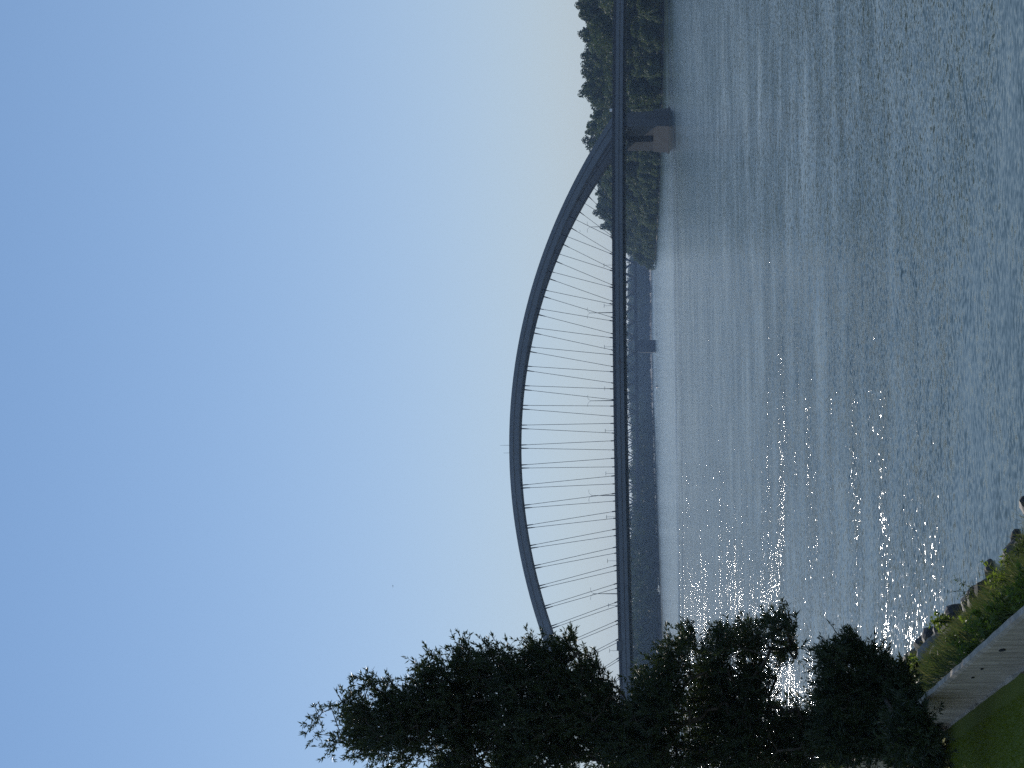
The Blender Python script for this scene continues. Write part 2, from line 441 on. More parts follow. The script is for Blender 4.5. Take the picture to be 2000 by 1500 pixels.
# cantilever brackets under the deck edge
for side in (-1,):
    s = -24.1 - 6.49 * 21
    while s < 185:
        z = zdeck(s); mb = MB(); t0 = side * (FAC - .9); t1 = side * 6.1
        mb.quadstrip([[(s - .12, t0, z - 3.05), (s + .12, t0, z - 3.05), (s + .12, t0, z - 4.1), (s - .12, t0, z - 4.1)],
                      [(s - .12, t0 - side * 1.8, z - 3.05), (s + .12, t0 - side * 1.8, z - 3.05), (s + .12, t0 - side * 1.8, z - 4.9), (s - .12, t0 - side * 1.8, z - 4.9)],
                      [(s - .12, t1, z - 3.05), (s + .12, t1, z - 3.05), (s + .12, t1, z - 5.35), (s - .12, t1, z - 5.35)]])
        mb.tube([(s + .2, t0, z - 4.2), (s + .5, t0 - side * .6, z - 5.3), (s + 1.6, t0 - side * .9, z - 5.55), (s + 2.6, t0 - side * 1.0, z - 5.2)], .1, 4)
        mb.build('bracket', MATS['steel_dark'], bridge); s += 6.49
# piers
def pier(s0):
    pr = empty('pier'); pr.parent = bridge; pr.location = (s0, 0, 0)
    mb = MB(); mb.taper((-4.0, 3.7, -13.5, 13.5), (-3.5, 3.3, -13.0, 13.0), -2.0, 6.2); mb.build('plinth', MATS['pier_concrete'], pr)
    mb = MB(); mb.taper((-4.25, 3.95, -13.8, 13.8), (-4.25, 3.95, -13.8, 13.8), -2.0, 0.5); mb.build('footing', MATS['pier_concrete'], pr)
    for sd in (-1, 1):
        mb = MB(); a, b = sorted((sd * 3.2, sd * 12.6)); mb.taper((-3.2, 3.0, a, b), (-3.2, 2.6, a + (.4 if sd < 0 else 0), b - (.4 if sd > 0 else 0)), 6.2, 16.4)
        mb.build('column', MATS['pier_concrete'], pr)
        mb = MB(); mb.box(-1.2, 1.0, sd * 6.0 - 1, sd * 6.0 + 1, 16.4, 17.3); mb.build('bearing', MATS['steel_dark'], pr)
pier(101.5); pier(-147.0)
mb = MB(); mb.box(-2, 2, -8, 8, -1, 13); o = mb.build('approach_pier', MATS['pier_concrete'], bridge); o.location = (215, 0, 0)
mb = MB(); mb.tube([(-24.2, -2.6, 61.4), (-24.2, -2.6, 65.2)], [.07, .04], 5); mb.build('antenna', MATS['lamp_metal'], bridge)
mb = MB(); mb.tube([(-26.2, 2.6, 61.4), (-26.2, 2.6, 64.4)], [.07, .04], 5); mb.build('antenna', MATS['lamp_metal'], bridge)
for s in (88.5, -77.5):
    z = zdeck(s); mb = MB(); mb.box(s - .35, s + .35, -FAC - .12, -FAC + .1, z - 2.9, z - 2.5); mb.box(s - .15, s + .15, -FAC - .1, -FAC + .1, z - 3.9, z - 2.88)
    mb.build('drain_pipe', MATS['steel_dark'], bridge)
mb = MB(); mb.box(106, 106.9, -PLANE - .6, -PLANE + .4, zdeck(106) + .1, zdeck(106) + 1.1); mb.tube([(106.5, -PLANE, zdeck(106) - 1.2), (106.5, -PLANE, zdeck(106) + .2)], .1, 5)
mb.build('floodlight', MATS['white_paint'], bridge)

def bw(s, t, z):
    return (s * cos(BTH) - t * sin(BTH), B0Y + s * sin(BTH) + t * cos(BTH), z)

# street lamps: tall double lamps on the median, low lamps on the far walkway
def lamp_tall():
    r = empty('street_lamp')
    mb = MB(); mb.tube([(0, 0, 0), (0, 0, 6), (0, 0, 10.0)], [.20, .13, .08], 7); mb.build('pole', MATS['lamp_metal'], r)
    for sd in (-1, 1):
        mb = MB(); mb.tube([(0, 0, 9.6), (sd * .3, 0, 10.4), (sd * .9, 0, 10.9), (sd * 1.5, 0, 11.0)], [.045, .045, .045, .04], 5); mb.build('arm', MATS['lamp_metal'], r)
        mb = MB(); mb.box(min(sd * 1.4, sd * 2.2), max(sd * 1.4, sd * 2.2), -.12, .12, 10.95, 11.05); mb.build('lamp_head', MATS['lamp_metal'], r)
    return r
def copy_tree(o, parent=None):
    c = o.copy(); COL.objects.link(c); c.parent = parent
    for ch in o.children:
        copy_tree(ch, c)
    return c
where = ['over the pier, seen against the trees', 'before the forest edge between the hangers', 'beside the hangers, second one past the wood', 'near the middle of the span', 'just past the arch crown toward the leafy bank', 'closest to the leafy bank tree']
proto = None
for i, s in enumerate((99.0, 62.3, 27.6, -6.9, -43.0, -79.3)):
    o = lamp_tall() if proto is None else copy_tree(proto)
    proto = proto or o
    o.location = bw(s, 0.0, zdeck(s) - 1.1); o.rotation_euler = (0, 0, BTH)
    tag(o, 'tall double-armed street lamp on the bridge, ' + where[i], 'street lamp', 'tall street lamps on the bridge')
def lamp_low():
    r = empty('walkway_lamp')
    mb = MB(); mb.tube([(0, 0, 0), (0, 0, 4.9)], [.075, .05], 6); mb.build('pole', MATS['lamp_metal'], r)
    mb = MB(); mb.box(-.75, .75, -.12, .12, 4.85, 5.0); mb.build('lamp_head', MATS['lamp_metal'], r)
    return r
proto = None
for i in range(11):
    s = 50.0 - 16.6 * i
    o = lamp_low() if proto is None else copy_tree(proto)
    proto = proto or o
    o.location = bw(s, 10.6, zdeck(s) - 1.2); o.rotation_euler = (0, 0, BTH)
    tag(o, 'low T-shaped walkway lamp standing behind the bridge railing under the arch', 'street lamp', 'low walkway lamps along the bridge')
s = 4.8; r = empty('navigation_sign', bw(s, -FAC - .06, zdeck(s) - 2.6), BTH)
mb = MB(); mb.tube([(0, -.02, 0), (0, .05, 0)], .62, 16); mb.build('disc', MATS['rust'], r)
mb = MB(); mb.tube([(0, -.06, 0), (0, -.025, 0)], .42, 16); mb.build('disc_face', MATS['steel_dark'], r)
tag(r, 'small round brownish sign on the side of the arch bridge deck', 'sign')
s = -98.6; r = empty('equipment_cabinet', bw(s, -FAC - .2, zdeck(s) - 1.3), BTH)
mb = MB(); mb.box(-1.7, 1.7, -.25, .05, 0, 1.75); mb.build('cabinet_body', MATS['pier_concrete'], r)
mb = MB(); mb.box(-1.8, 1.8, -.32, .08, 1.752, 1.85); mb.build('cabinet_cap', MATS['steel_dark'], r)
tag(r, 'small grey box hung on the bridge railing near the leafy bank tree', 'cabinet')

# ---------------------------------------------------------------- truss bridge beyond
TY, TTH = 1650.0, 0.02
truss = empty('truss_bridge', (0, TY, 0), TTH)
tag(truss, 'distant hazy steel lattice truss bridge seen beneath the deck of the arch bridge', 'bridge')
ZB, ZT, PER = 21.5, 38.5, 17.3
x0, x1 = -330.0, 420.0
for t in (-6.5, 6.5):
    mb = MB(); mb.box(x0, x1, t - .6, t + .6, ZB, ZB + 1.6); mb.box(x0, x1, t - .6, t + .6, ZT, ZT + 1.4); mb.build('chord', MATS['truss_paint'], truss)
    mb = MB(); x = x0 + (2.6 if t > 0 else 0)
    while x < x1 - PER:
        mb.beam((x, t, ZB + 1.5), (x + PER / 2, t, ZT + .1), .9, 1.25); mb.beam((x + PER / 2, t, ZT + .1), (x + PER, t, ZB + 1.5), .9, 1.25); x += PER
    mb.build('lattice', MATS['truss_paint'], truss)
mb = MB(); mb.box(x0 - 60, x1 + 60, -6, 6, ZB - 2.2, ZB + .3); mb.build('rail_deck', MATS['truss_paint'], truss)
mb = MB(); mb.box(x0 - 60, x1 + 60, -9, 9, ZT + .2, ZT + 1.2); mb.build('road_deck', MATS['truss_paint'], truss)
for px, w in ((41.5, 6.9), (-215.0, 6.5), (260, 6.5)):
    mb = MB(); mb.taper((-w, w, -9, 9), (-w, w, -8, 8), -2, ZB - 3.4); mb.taper((-w + 1.5, w - 1.5, -8, 8), (-w + 1.5, w - 1.5, -8, 8), ZB - 3.4, ZB - 2.2)
    o = mb.build('pier', MATS['truss_paint'], truss); o.location = (px, 0, 0)

# ---------------------------------------------------------------- trees of the right bank
def leaf_cloud(blobs, per, size, r):
    """leaf clumps (quads) spread through ellipsoid blobs: (centre, radii)"""
    P = []; Nn = []
    for (c, rad) in blobs:
        d = r.normal(size=(per, 3)); d /= np.linalg.norm(d, axis=1)[:, None]
        rr = r.uniform(0.35, 1.0, (per, 1)) ** 0.5 * r.uniform(0.85, 1.12, (per, 1))
        P.append(np.array(c) + d * rr * np.array(rad)); Nn.append(d + r.normal(size=(per, 3)) * 0.55)
    P = np.concatenate(P); Nn = np.concatenate(Nn); Nn /= np.linalg.norm(Nn, axis=1)[:, None]
    a = np.cross(Nn, r.normal(size=Nn.shape)); a /= np.linalg.norm(a, axis=1)[:, None]
    b = np.cross(Nn, a); sz = r.uniform(0.5, 1.0, (len(P), 1)) * size
    Vq = np.stack([P - a * sz, P - b * sz * .55, P + a * sz, P + b * sz * .55], 1).reshape(-1, 3)
    Fq = np.arange(len(Vq)).reshape(-1, 4)
    return Vq, Fq
def make_tree(seed, h, width, kind, per=190):
    r = np.random.default_rng(seed)
    blobs = []
    if kind == 'poplar':
        for i in range(15):
            t = (i + .5) / 15; z = h * (.16 + .80 * t); w = width * (1 - abs(t - .5) ** 2.4 * 2.6) * .55 + .8
            a = r.uniform(0, 6.28); o = r.uniform(.2, .75) * w
            blobs.append(((cos(a) * o, sin(a) * o, z), (w * .62, w * .62, h * .075 * r.uniform(.8, 1.4))))
    elif kind == 'round':
        for i in range(16):
            a = r.uniform(0, 6.28); e = r.uniform(-.5, 1.0); o = width * .55 * math.sqrt(max(.1, 1 - e * e * .8)) * r.uniform(.5, 1)
            blobs.append(((cos(a) * o, sin(a) * o, h * (.56 + .34 * e)), tuple(width * r.uniform(.22, .36) * np.array([1, 1, .8]))))
    else:                                    # bushy willow reaching the ground
        for i in range(14):
            a = r.uniform(0, 6.28); t = r.uniform(0, 1); o = width * .55 * (1 - .6 * t) * r.uniform(.3, 1)
            blobs.append(((cos(a) * o, sin(a) * o, h * (.14 + .76 * t)), tuple(width * r.uniform(.2, .32) * np.array([1, 1, .85]))))
    Vq, Fq = leaf_cloud(blobs, per, .85 if h > 18 else .7, r)
    return blobs, Vq, Fq
def tree_object(name, seed, h, width, kind, mname):
    root = empty(name)
    blobs, Vq, Fq = make_tree(seed, h, width, kind)
    link_mesh('crown', np_mesh('crown', Vq, Fq), MATS[mname], root)
    mb = MB(); tr = h * .012 + .08
    mb.tube([(0, 0, -.6), (0.1, 0, h * .2), (-.1, .15, h * .5), (0, 0, h * .85)], [tr * 1.3, tr, tr * .7, tr * .2], 7)
    for c, rad in blobs[::2]:
        mb.tube([(0, 0, max(.2 * h, c[2] - h * .18)), (c[0] * .5, c[1] * .5, c[2] - h * .07), c], [tr * .4, tr * .28, tr * .1], 4)
    mb.build('trunk', MATS['bark'], root)
    return root
PROTO = {}
SPEC = {'poplar': [(11, 33, 9.5, 'leaf_mid'), (12, 34, 11, 'leaf_dark'), (13, 31, 9.0, 'leaf_mid')],
        'round': [(21, 28, 15, 'leaf_mid'), (22, 25, 14, 'leaf_dark'), (23, 29, 16, 'leaf_pale')],
        'bushy': [(31, 13, 11, 'leaf_pale'), (32, 15, 12, 'leaf_mid'), (33, 11, 9, 'leaf_pale')]}
KIND_NAME = {'poplar': 'poplar_tree', 'round': 'broadleaf_tree', 'bushy': 'willow_tree'}
def bank_pt(t, d):
    """point on the right bank: t along the shoreline 0..1, d metres inland"""
    pl = np.array([(270.0, 420.0)] + [(p[0], p[1]) for p in RB])
    seg = np.linalg.norm(np.diff(pl, axis=0), axis=1); cum = np.concatenate([[0], np.cumsum(seg)]); L = t * cum[-1]
    i = min(int(np.searchsorted(cum, L, 'right')) - 1, len(seg) - 1); fr = (L - cum[i]) / seg[i]
    p = pl[i] + (pl[i + 1] - pl[i]) * fr; tv = (pl[i + 1] - pl[i]) / seg[i]; nn = np.array([tv[1], -tv[0]])
    return p + nn * d, cum[-1]
LEN = bank_pt(0, 0)[1]
def tree_label(kind, x, y):
    u = x / y * FPX; yi = 750 - u
    what = {'poplar': 'tall narrow dark poplar', 'round': 'broad round-crowned tree', 'bushy': 'low willow at the waterline'}[kind]
    if yi < 110: where_ = 'at the frame edge, behind the bridge approach'
    elif yi < 225: where_ = 'just past the pier, behind the bridge approach'
    elif yi < 300: where_ = 'directly behind the concrete bridge pier'
    elif yi < 410: where_ = 'in the wood between the pier and the first hangers'
    else: where_ = 'near the tapering tip of the wood behind the hangers'
    return what + ' ' + where_
def put_tree(kind, x, y, z, sc, rz):
    lst = PROTO.setdefault(kind, [])
    j = random.randrange(3)
    if len(lst) < 3:
        sp = SPEC[kind][len(lst)]; o = tree_object(KIND_NAME[kind], sp[0], sp[1], sp[2], kind, sp[3]); lst.append(o)
    else:
        o = copy_tree(lst[j])
    o.location = (x, y, z); o.rotation_euler = (0, 0, rz); o.scale = (sc, sc, sc * random.uniform(.92, 1.1))
    lab = tree_label(kind, x, y)
    tag(o, lab, 'tree', 'trees: ' + lab)
rows = [('bushy', 2.5, 6.0, .6, 1.2, .4), ('round', 20, 10, .85, 1.12, 4), ('poplar', 33, 7.5, .94, 1.1, 5), ('round', 46, 11, 1.08, 1.18, 5.5), ('poplar', 60, 11, 1.02, 1.1, 6)]
T0 = next(t for t in np.linspace(0, 1, 400) if bank_pt(t, 0)[0][1] > 612)
for kind, d, step, s0, s1, z in rows:
    t = T0
    while t < 1.03:
        dd = d + random.uniform(-4, 4); p, _ = bank_pt(t, dd)
        end = min(1.0, .62 + (1.03 - t) * 8) * (1 + .22 * (p[1] - 640) / 600)
        k2 = kind if random.random() < .8 else random.choice(['poplar', 'round'] if kind != 'bushy' else ['bushy'])
        put_tree(k2, p[0], p[1], z, random.uniform(s0, s1) * end, random.uniform(0, 6.28))
        t += step * random.uniform(.75, 1.3) * max(1.0, (p[1] / 660.0) ** .9) / LEN
print('TREES', sum(1 for o in COL.objects if o.get('category') == 'tree'))

# ---------------------------------------------------------------- far woods, beaches and quays
def wood_mass(name, pts, hmin, hmax, depth, n, seed):
    r = np.random.default_rng(seed); pts = np.array(pts, float)
    seg = np.linalg.norm(np.diff(pts, axis=0), axis=1); cum = np.concatenate([[0], np.cumsum(seg)])
    blobs = []
    for i in range(n):
        L = r.uniform(0, cum[-1]); j = min(int(np.searchsorted(cum, L, 'right')) - 1, len(seg) - 1)
        p = pts[j] + (pts[j + 1] - pts[j]) * (L - cum[j]) / seg[j]
        tv = (pts[j + 1] - pts[j]) / seg[j]; p = p + np.array([-tv[1], tv[0]]) * depth * r.random()
        hw = .5 + .5 * sin(L / 47.0 + seed) * sin(L / 19.0 + 1.3 * seed)
        h = hmin + (hmax - hmin) * hw + r.uniform(-2, 2)
        z = r.uniform(.15, .85) * h; rad = r.uniform(3.5, 6.5)
        blobs.append(((p[0], p[1], z), (rad * 1.2, rad * 1.2, min(rad, h - z + 1.5))))
    Vq, Fq = leaf_cloud(blobs, 60, 1.9, r)
    return tag(link_mesh(name, np_mesh(name, Vq, Fq), MATS['leaf_dark']), kind='stuff')
fr = [on_level(1270.5, 470, 0), on_level(1271.0, 600, 0), on_level(1272.5, 720, 0), on_level(1275, 840, 0)]
fl = [on_level(1275, 840, 0), on_level(1279.5, 960, 0), on_level(1282, 1060, 0), on_level(1285.5, 1160, 0), on_level(1289.5, 1280, 0), on_level(1293, 1400, 0), on_level(1297, 1500, 0)]
o = wood_mass('deep_wood', [(310, 420), (262, 640), (245, 800), (225, 1000), (205, 1250), (215, 1400)], 24, 35, -60, 1700, 9)
tag(o, 'dark depth of the wood behind the trees of the right bank', 'wood')
o = wood_mass('far_wood', [p[:2] for p in fr], 27, 53, 90, 2900, 3)
tag(o, 'far hazy strip of wood closing the river beyond the truss bridge', 'wood')
o = wood_mass('far_wood', [p[:2] for p in fl], 24, 37, 70, 2600, 5)
tag(o, 'hazy wood along the far left bank behind the brown quay walls', 'wood')
def shore_strip(name, pts, m, inland, z):
    mb = MB(); rows = [[], [], []]
    for i, p in enumerate(pts):
        a = pts[max(i - 1, 0)][:2]; c = pts[min(i + 1, len(pts) - 1)][:2]; tv = (c - a) / np.linalg.norm(c - a); nn = np.array([-tv[1], tv[0]])
        nn = -nn if nn[1] < 0 else nn
        for k, (d, zz) in enumerate(((-3, -.6), (inland, z), (420, z + 3))):
            q = p[:2] + nn * d; rows[k].append((q[0], q[1], zz))
    mb.quadstrip(rows, close=False, cap=False); return tag(mb.build(name, MATS[m]), kind='structure')
shore_strip('far_shore', fr, 'sand', 9, 1.6)
shore_strip('far_bank', fl, 'forest_floor', 6, 1.8)
def quay(pts, h, lab):
    r = empty('quay_wall', (pts[0][0], pts[0][1], 0)); o = pts[0]
    mb = MB(); rings = []
    for p in pts:
        x, y = p[0] - o[0], p[1] - o[1]; rings.append([(x, y - 4, -1), (x, y - 2.5, h), (x, y + 5, h), (x, y + 5, -1)])
    mb.quadstrip(rings); mb.build('wall_face', MATS['quay'], r)
    mb = MB(); mb.quadstrip([[(a[0][0], a[0][1] + 1.2, h + .03), (a[0][0], a[0][1] + 6.8, h + .03), (a[0][0], a[0][1] + 6.8, h + .5), (a[0][0], a[0][1] + 1.2, h + .5)] for a in rings])
    mb.build('coping', MATS['pier_concrete'], r)
    tag(r, lab, 'quay', 'quay walls on the far bank')
mat('quay', (0.34, 0.25, 0.19), 0.9, col2=(0.26, 0.19, 0.15), scale=0.08, stretch=(1, 1, 3))
quay([on_level(1278.5, 940, 0), on_level(1281, 1035, 0)], 4.2, 'low brown quay wall on the far bank beyond the middle of the bridge')
quay([on_level(1283.2, 1052, 0), on_level(1285, 1112, 0)], 8.0, 'brown quay wall on the far bank, standing alone before the hazy wood')
quay([on_level(1287.3, 1168, 0), on_level(1290, 1245, 0), on_level(1293, 1330, 0)], 8.2, 'long brown quay wall on the far bank next to the leafy near tree')
p = on_level(1283.5, 755, 0); r = empty('buoy', (p[0], p[1], 0))
mb = MB(); mb.tube([(0, 0, -.3), (0, 0, .5), (0, 0, .9)], [1.6, 1.6, .8], 10); mb.build('float', MATS['steel_dark'], r)
mb = MB(); mb.tube([(0, 0, .9), (0, 0, 1.9)], [.4, .2], 8); mb.build('mast', MATS['steel_dark'], r)
tag(r, 'tiny dark buoy floating on the river far beneath the bridge', 'buoy')
def bird(x, y, Y, sp, lab):
    p = at(x, y, Y); mb = MB()
    mb.tube([(-.3 * sp, 0, 0), (-.1 * sp, 0, 0), (.1 * sp, 0, 0), (.34 * sp, 0, 0)], [.01, .06 * sp, .06 * sp, .01], 6)
    for sd in (-1, 1):
        mb.quadstrip([[(-.12 * sp, sd * .02, 0), (.14 * sp, sd * .02, 0), (.14 * sp, sd * .02, .02), (-.12 * sp, sd * .02, .02)],
                      [(-.06 * sp, sd * .3 * sp, .12 * sp), (.12 * sp, sd * .3 * sp, .12 * sp), (.12 * sp, sd * .3 * sp, .12 * sp + .02), (-.06 * sp, sd * .3 * sp, .12 * sp + .02)],
                      [(-.1 * sp, sd * .62 * sp, .06 * sp), (-.04 * sp, sd * .62 * sp, .06 * sp), (-.04 * sp, sd * .62 * sp, .06 * sp + .01), (-.1 * sp, sd * .62 * sp, .06 * sp + .01)]])
    o = mb.build('bird', MATS['steel_dark']); o.location = p; o.rotation_euler = (0, 0, 1.0); tag(o, lab, 'bird')
bird(768, 1144, 160, .32, 'tiny dark bird high in the open sky above the arch')
bird(1133, 452, 420, .9, 'tiny dark bird flying between the arch hangers near the wood')

# ---------------------------------------------------------------- near bank: wall, rocks, plants, grass
wall = empty('flood_wall', (WP[0], WP[1], 0), math.atan2(WD[1], WD[0]))
tag(wall, 'low weathered grey concrete flood wall between the lawn and the weedy bank', 'wall')
# local: x along the wall (away), y toward the lawn
def wall_body():
    mb = MB(); xs = np.linspace(-14, 42, 225); rr = np.random.default_rng(3)
    rings = []
    holes = [(-1.62, .30, .16, .12), (0.36, .36, .05, .10), (1.05, .46, .05, .06)]
    for x in xs:
        zt = ZTOP + .006 * rr.normal() - (.10 if 1.55 < x < 1.75 else 0) - (.12 if .1 < x < .1 else 0)
        zb = ZLAWN - .4
        rings.append([(x, 0.0, zb), (x, .02, zt - .05), (x, .0, zt), (x, -.07, zt), (x, -.09, zt - .03), (x, -.09, zb)])
    mb.quadstrip(rings); return mb
wall_body().build('wall_body', MATS['old_concrete'], wall)
def wall_hit(x, y):
    p = at(x, y, 1.0); d = np.array([p[0], p[1], p[2] - EYE]); t = (WP[:2] @ WN) / (d[:2] @ WN); q = d * t
    return (q[:2] - WP[:2]) @ WD, q[2] + EYE
for (px, py), w, hgt in (((1955, 1265), .075, .035), ((1916, 1302), .045, .016), ((1898, 1319), .03, .02)):  # drain holes: near-black patches on the uncut face, shade of the hollow painted
    x, zz = wall_hit(px, py); mb = MB()
    mb.quadstrip([[(x + w * cos(a), .030, zz + hgt * sin(a) * (1 + .3 * sin(3 * a))) for a in np.linspace(0, 2 * pi, 11)[:-1]],
                  [(x + w * .9 * cos(a), .012, zz + hgt * .9 * sin(a)) for a in np.linspace(0, 2 * pi, 11)[:-1]]])
    mb.build('drain_hole_shade', MATS['hole_shade'] if 'hole_shade' in MATS else mat('hole_shade', (.012, .014, .012), 1.0), wall)
mb = MB(); xs = np.linspace(-14, 42, 200); rr = np.random.default_rng(5)
mb.quadstrip([[(x, .03 + .02 * rr.random(), ZLAWN - .3), (x, .03 + .02 * rr.random(), ZLAWN + .01 + .02 * rr.random() - .012 * x), (x, .0, ZLAWN + .02 + .05 * rr.random() - .012 * x), (x, -.02, ZLAWN - .3)] for x in xs])
mb.build('mortar_toe', MATS['old_concrete'], wall)

def boulder(x, y, z, r, seed, m, lab, sq=(1, 1, .7), grp='boulders along the near shore'):
    rr = np.random.default_rng(seed)
    bm = MB(); n, k = 12, 8; ph = rr.uniform(0, 6, 8)
    rings = []
    planes = rr.normal(size=(9, 3)); planes /= np.linalg.norm(planes, axis=1)[:, None]; offs = rr.uniform(.62, .95, 9)
    for i in range(k + 1):
        e = -pi / 2 + pi * i / k; ring = []
        for j in range(n):
            a = 2 * pi * j / n; d = np.array([cos(a) * cos(e), sin(a) * cos(e), sin(e)])
            q = 1.0
            for pl, of in zip(planes, offs):
                dp = d @ pl
                if dp > 1e-3: q = min(q, of / dp)
            q *= 1 + .05 * sin(3 * a + ph[0]) * cos(e)
            ring.append(d * q * r * np.array(sq))
        rings.append(ring)
    bm.quadstrip(rings, cap=False)
    o = bm.build('boulder', MATS[m]); o.location = (x, y, z); o.rotation_euler = (rr.uniform(-.2, .2), rr.uniform(-.2, .2), rr.uniform(0, 6))
    return tag(o, lab, 'boulder', grp)
p = on_level(2004, 996, .1); boulder(p[0] + .12, p[1], .0, .42, 1, 'rock', 'dark boulder alone in the water at the very edge of the frame', (1, .8, .75), None)
p = on_level(1978, 1056, .1); boulder(p[0], p[1], .05, .30, 2, 'rock', 'dark pointed boulder just off the shore in front of the weeds', (1.2, .6, .5), None)
p = on_level(1928, 1112, .1); boulder(p[0], p[1], .0, .36, 3, 'rock', 'dark wet boulder off the shore beside the leafy sapling twig', (1.1, .6, .55), None)
for i, (x, y, rad, sq) in enumerate(((1990, 1092, .55, (1, .8, .8)), (1978, 1098, .40, (1, .8, .7)), (1925, 1160, .48, (1, .8, .8)), (1912, 1178, .5, (1, .9, .7)), (1893, 1186, .45, (1, .8, .7)), (1868, 1205, .5, (1, .8, .8)),
                                    (1898, 1168, .3, (1, .8, .7)), (1838, 1232, .4, (1, .8, .8)), (1822, 1248, .5, (1, .9, .8)), (1812, 1262, .6, (1, .8, .9)), (1800, 1284, .55, (1, .7, .9)), (1780, 1300, .5, (1, .8, .8)), (1768, 1310, .45, (1, .8, 1)),
                                    (1755, 1324, .45, (1, .8, .9)), (1748, 1314, .35, (1, .8, .9)), (1994, 1074, .3, (1, .8, .7)), (1790, 1310, .6, (1, .9, .8)), (1826, 1268, .55, (1, .9, .8)))):
    p = on_level(x, y, .2); boulder(p[0] + .1, p[1], .16, rad * 1.1, 40 + i, 'rock', 'dark riprap boulder at the water edge below the weedy bank', sq)
for i, (x, y, z, rad, sq) in enumerate(((1815, 1290, .9, .75, (1.3, .6, .8)), (1806, 1305, 1.0, .6, (.6, .9, 1.1)), (1832, 1282, 1.1, .5, (1, .8, .9)), (1800, 1325, .9, .6, (1, .8, 1)))):
    p = on_level(x, y, z); boulder(p[0], p[1], z - .15, rad, 80 + i, 'rock_pale', 'pale grey riprap slab on the bank below the end of the wall', sq, 'pale riprap slabs')

def leaf_quads(P, D, L, Wd, r, curl=.0):
    """lanceolate leaves: base P, unit direction D, length L, width Wd"""
    n = len(P); side = np.cross(D, r.normal(size=(n, 3))); side /= np.linalg.norm(side, axis=1)[:, None]
    L = np.asarray(L).reshape(-1, 1); Wd = np.asarray(Wd).reshape(-1, 1)
    mid = P + D * L * .42
    Vq = np.stack([P, mid - side * Wd / 2, P + D * L, mid + side * Wd / 2], 1).reshape(-1, 3)
    return Vq

# tall grass and weeds over the bank (too many to count)
def bank_grass(name, n, m, hmin, hmax, wd, seed, amin, amax, t0, t1, leanf, keep=None):
    r = np.random.default_rng(seed)
    a = r.uniform(amin, amax, n); t = r.uniform(t0, t1, n)
    if keep is not None:
        dens = np.array([.5 + .5 * sin(2.1 * x + 3 * y + seed) * sin(1.3 * x - 5 * y + 2 * seed) for x, y in zip(a, t)])
        k = r.random(n) < dens ** keep; a, t = a[k], t[k]; n = len(a)
    sq = np.interp(a, SA, SW); q = .38 + (sq - .38) * t
    xy = WP[:2] + a[:, None] * WD + q[:, None] * WN
    z = np.array([ground_z(A_, q_) for A_, q_ in zip(a, q)])
    P = np.column_stack([xy, z - .03])
    D = np.column_stack([r.normal(0, leanf, n) + .15, r.normal(0, leanf, n), np.ones(n)]); D /= np.linalg.norm(D, axis=1)[:, None]
    L = r.uniform(hmin, hmax, n) * (1 - .4 * t)
    side = np.cross(D, r.normal(size=(n, 3))); side /= np.linalg.norm(side, axis=1)[:, None]
    bend = np.column_stack([r.normal(0, .25, n), r.normal(0, .25, n), np.zeros(n)]) * L[:, None]
    w = wd * r.uniform(.7, 1.3, n)[:, None]
    mid = P + D * L[:, None] * .55 + bend * .25; tip = P + D * L[:, None] + bend
    Vq = np.stack([P - side * w, mid - side * w * .7, tip, mid + side * w * .7], 1).reshape(-1, 3)
    return tag(link_mesh(name, np_mesh(name, Vq, np.arange(len(Vq)).reshape(-1, 4)), MATS[m]), kind='stuff')
tag(bank_grass('tall_grass', 26000, 'weed_dark', .2, .6, .009, 1, -9, 34, .0, .84, .35), 'tangled green weeds and grass covering the bank below the wall', 'grass')
tag(bank_grass('dry_grass', 14000, 'straw', .3, .75, .006, 2, -9, 34, .05, .9, .45, 1.2), 'dry straw-coloured grass stalks among the bank weeds', 'grass')
tag(bank_grass('reeds', 260, 'straw', .7, 1.35, .006, 9, -8, 26, .8, 1.03, .5), 'thin dry stems leaning out over the water', 'reeds')

def weed_plant(a, t, h, n, m, lab, seed, L=.10, Wd=.045, spread=.3, grp='leafy weeds on the bank'):
    r = np.random.default_rng(seed); sq = shore_q(a); q = .38 + (sq - .38) * t; xy = bank_xy(a, q); z = ground_z(a, q)
    root = empty('weed_plant', (xy[0], xy[1], z))
    mb = MB(); P = []; D = []
    for k in range(max(3, int(n / 40))):
        ang = r.uniform(0, 6.28); sp = spread * r.uniform(.2, 1); hh = h * r.uniform(.6, 1)
        e = np.array([cos(ang) * sp, sin(ang) * sp, hh]); mid = e * np.array([.35, .35, .55])
        mb.tube([(0, 0, -.05), mid, e], [.008, .006, .003], 4)
        for j in range(40):
            f = r.uniform(.25, 1.02); b = (mid * (f / .55) if f < .55 else mid + (e - mid) * (f - .55) / .45)
            d = r.normal(size=3) * np.array([1, 1, .5]) + np.array([0, 0, .35]); P.append(b); D.append(d / np.linalg.norm(d))
    mb.build('stems', MATS['weed_dark'], root)
    P = np.array(P); D = np.array(D); Vq = leaf_quads(P, D, L * r.uniform(.6, 1.2, len(P)), Wd * r.uniform(.7, 1.2, len(P)), r)
    link_mesh('leaves', np_mesh('leaves', Vq, np.arange(len(Vq)).reshape(-1, 4)), MATS[m], root)
    tag(root, lab, 'plant', grp)
rr = np.random.default_rng(21)
for i in range(16):
    weed_plant(rr.uniform(-4.5, 2.5), rr.uniform(.02, .16), rr.uniform(.3, .55), 200, 'weed_leaf', 'bright yellow-green leafy weed growing along the top of the wall', 200 + i)
for i in range(14):
    weed_plant(rr.uniform(-5, 14), rr.uniform(.2, .8), rr.uniform(.35, .7), 240, 'weed_leaf' if i % 2 else 'weed_dark', 'mid green leafy weed in the tall grass of the bank', 240 + i, .11, .04, .4)
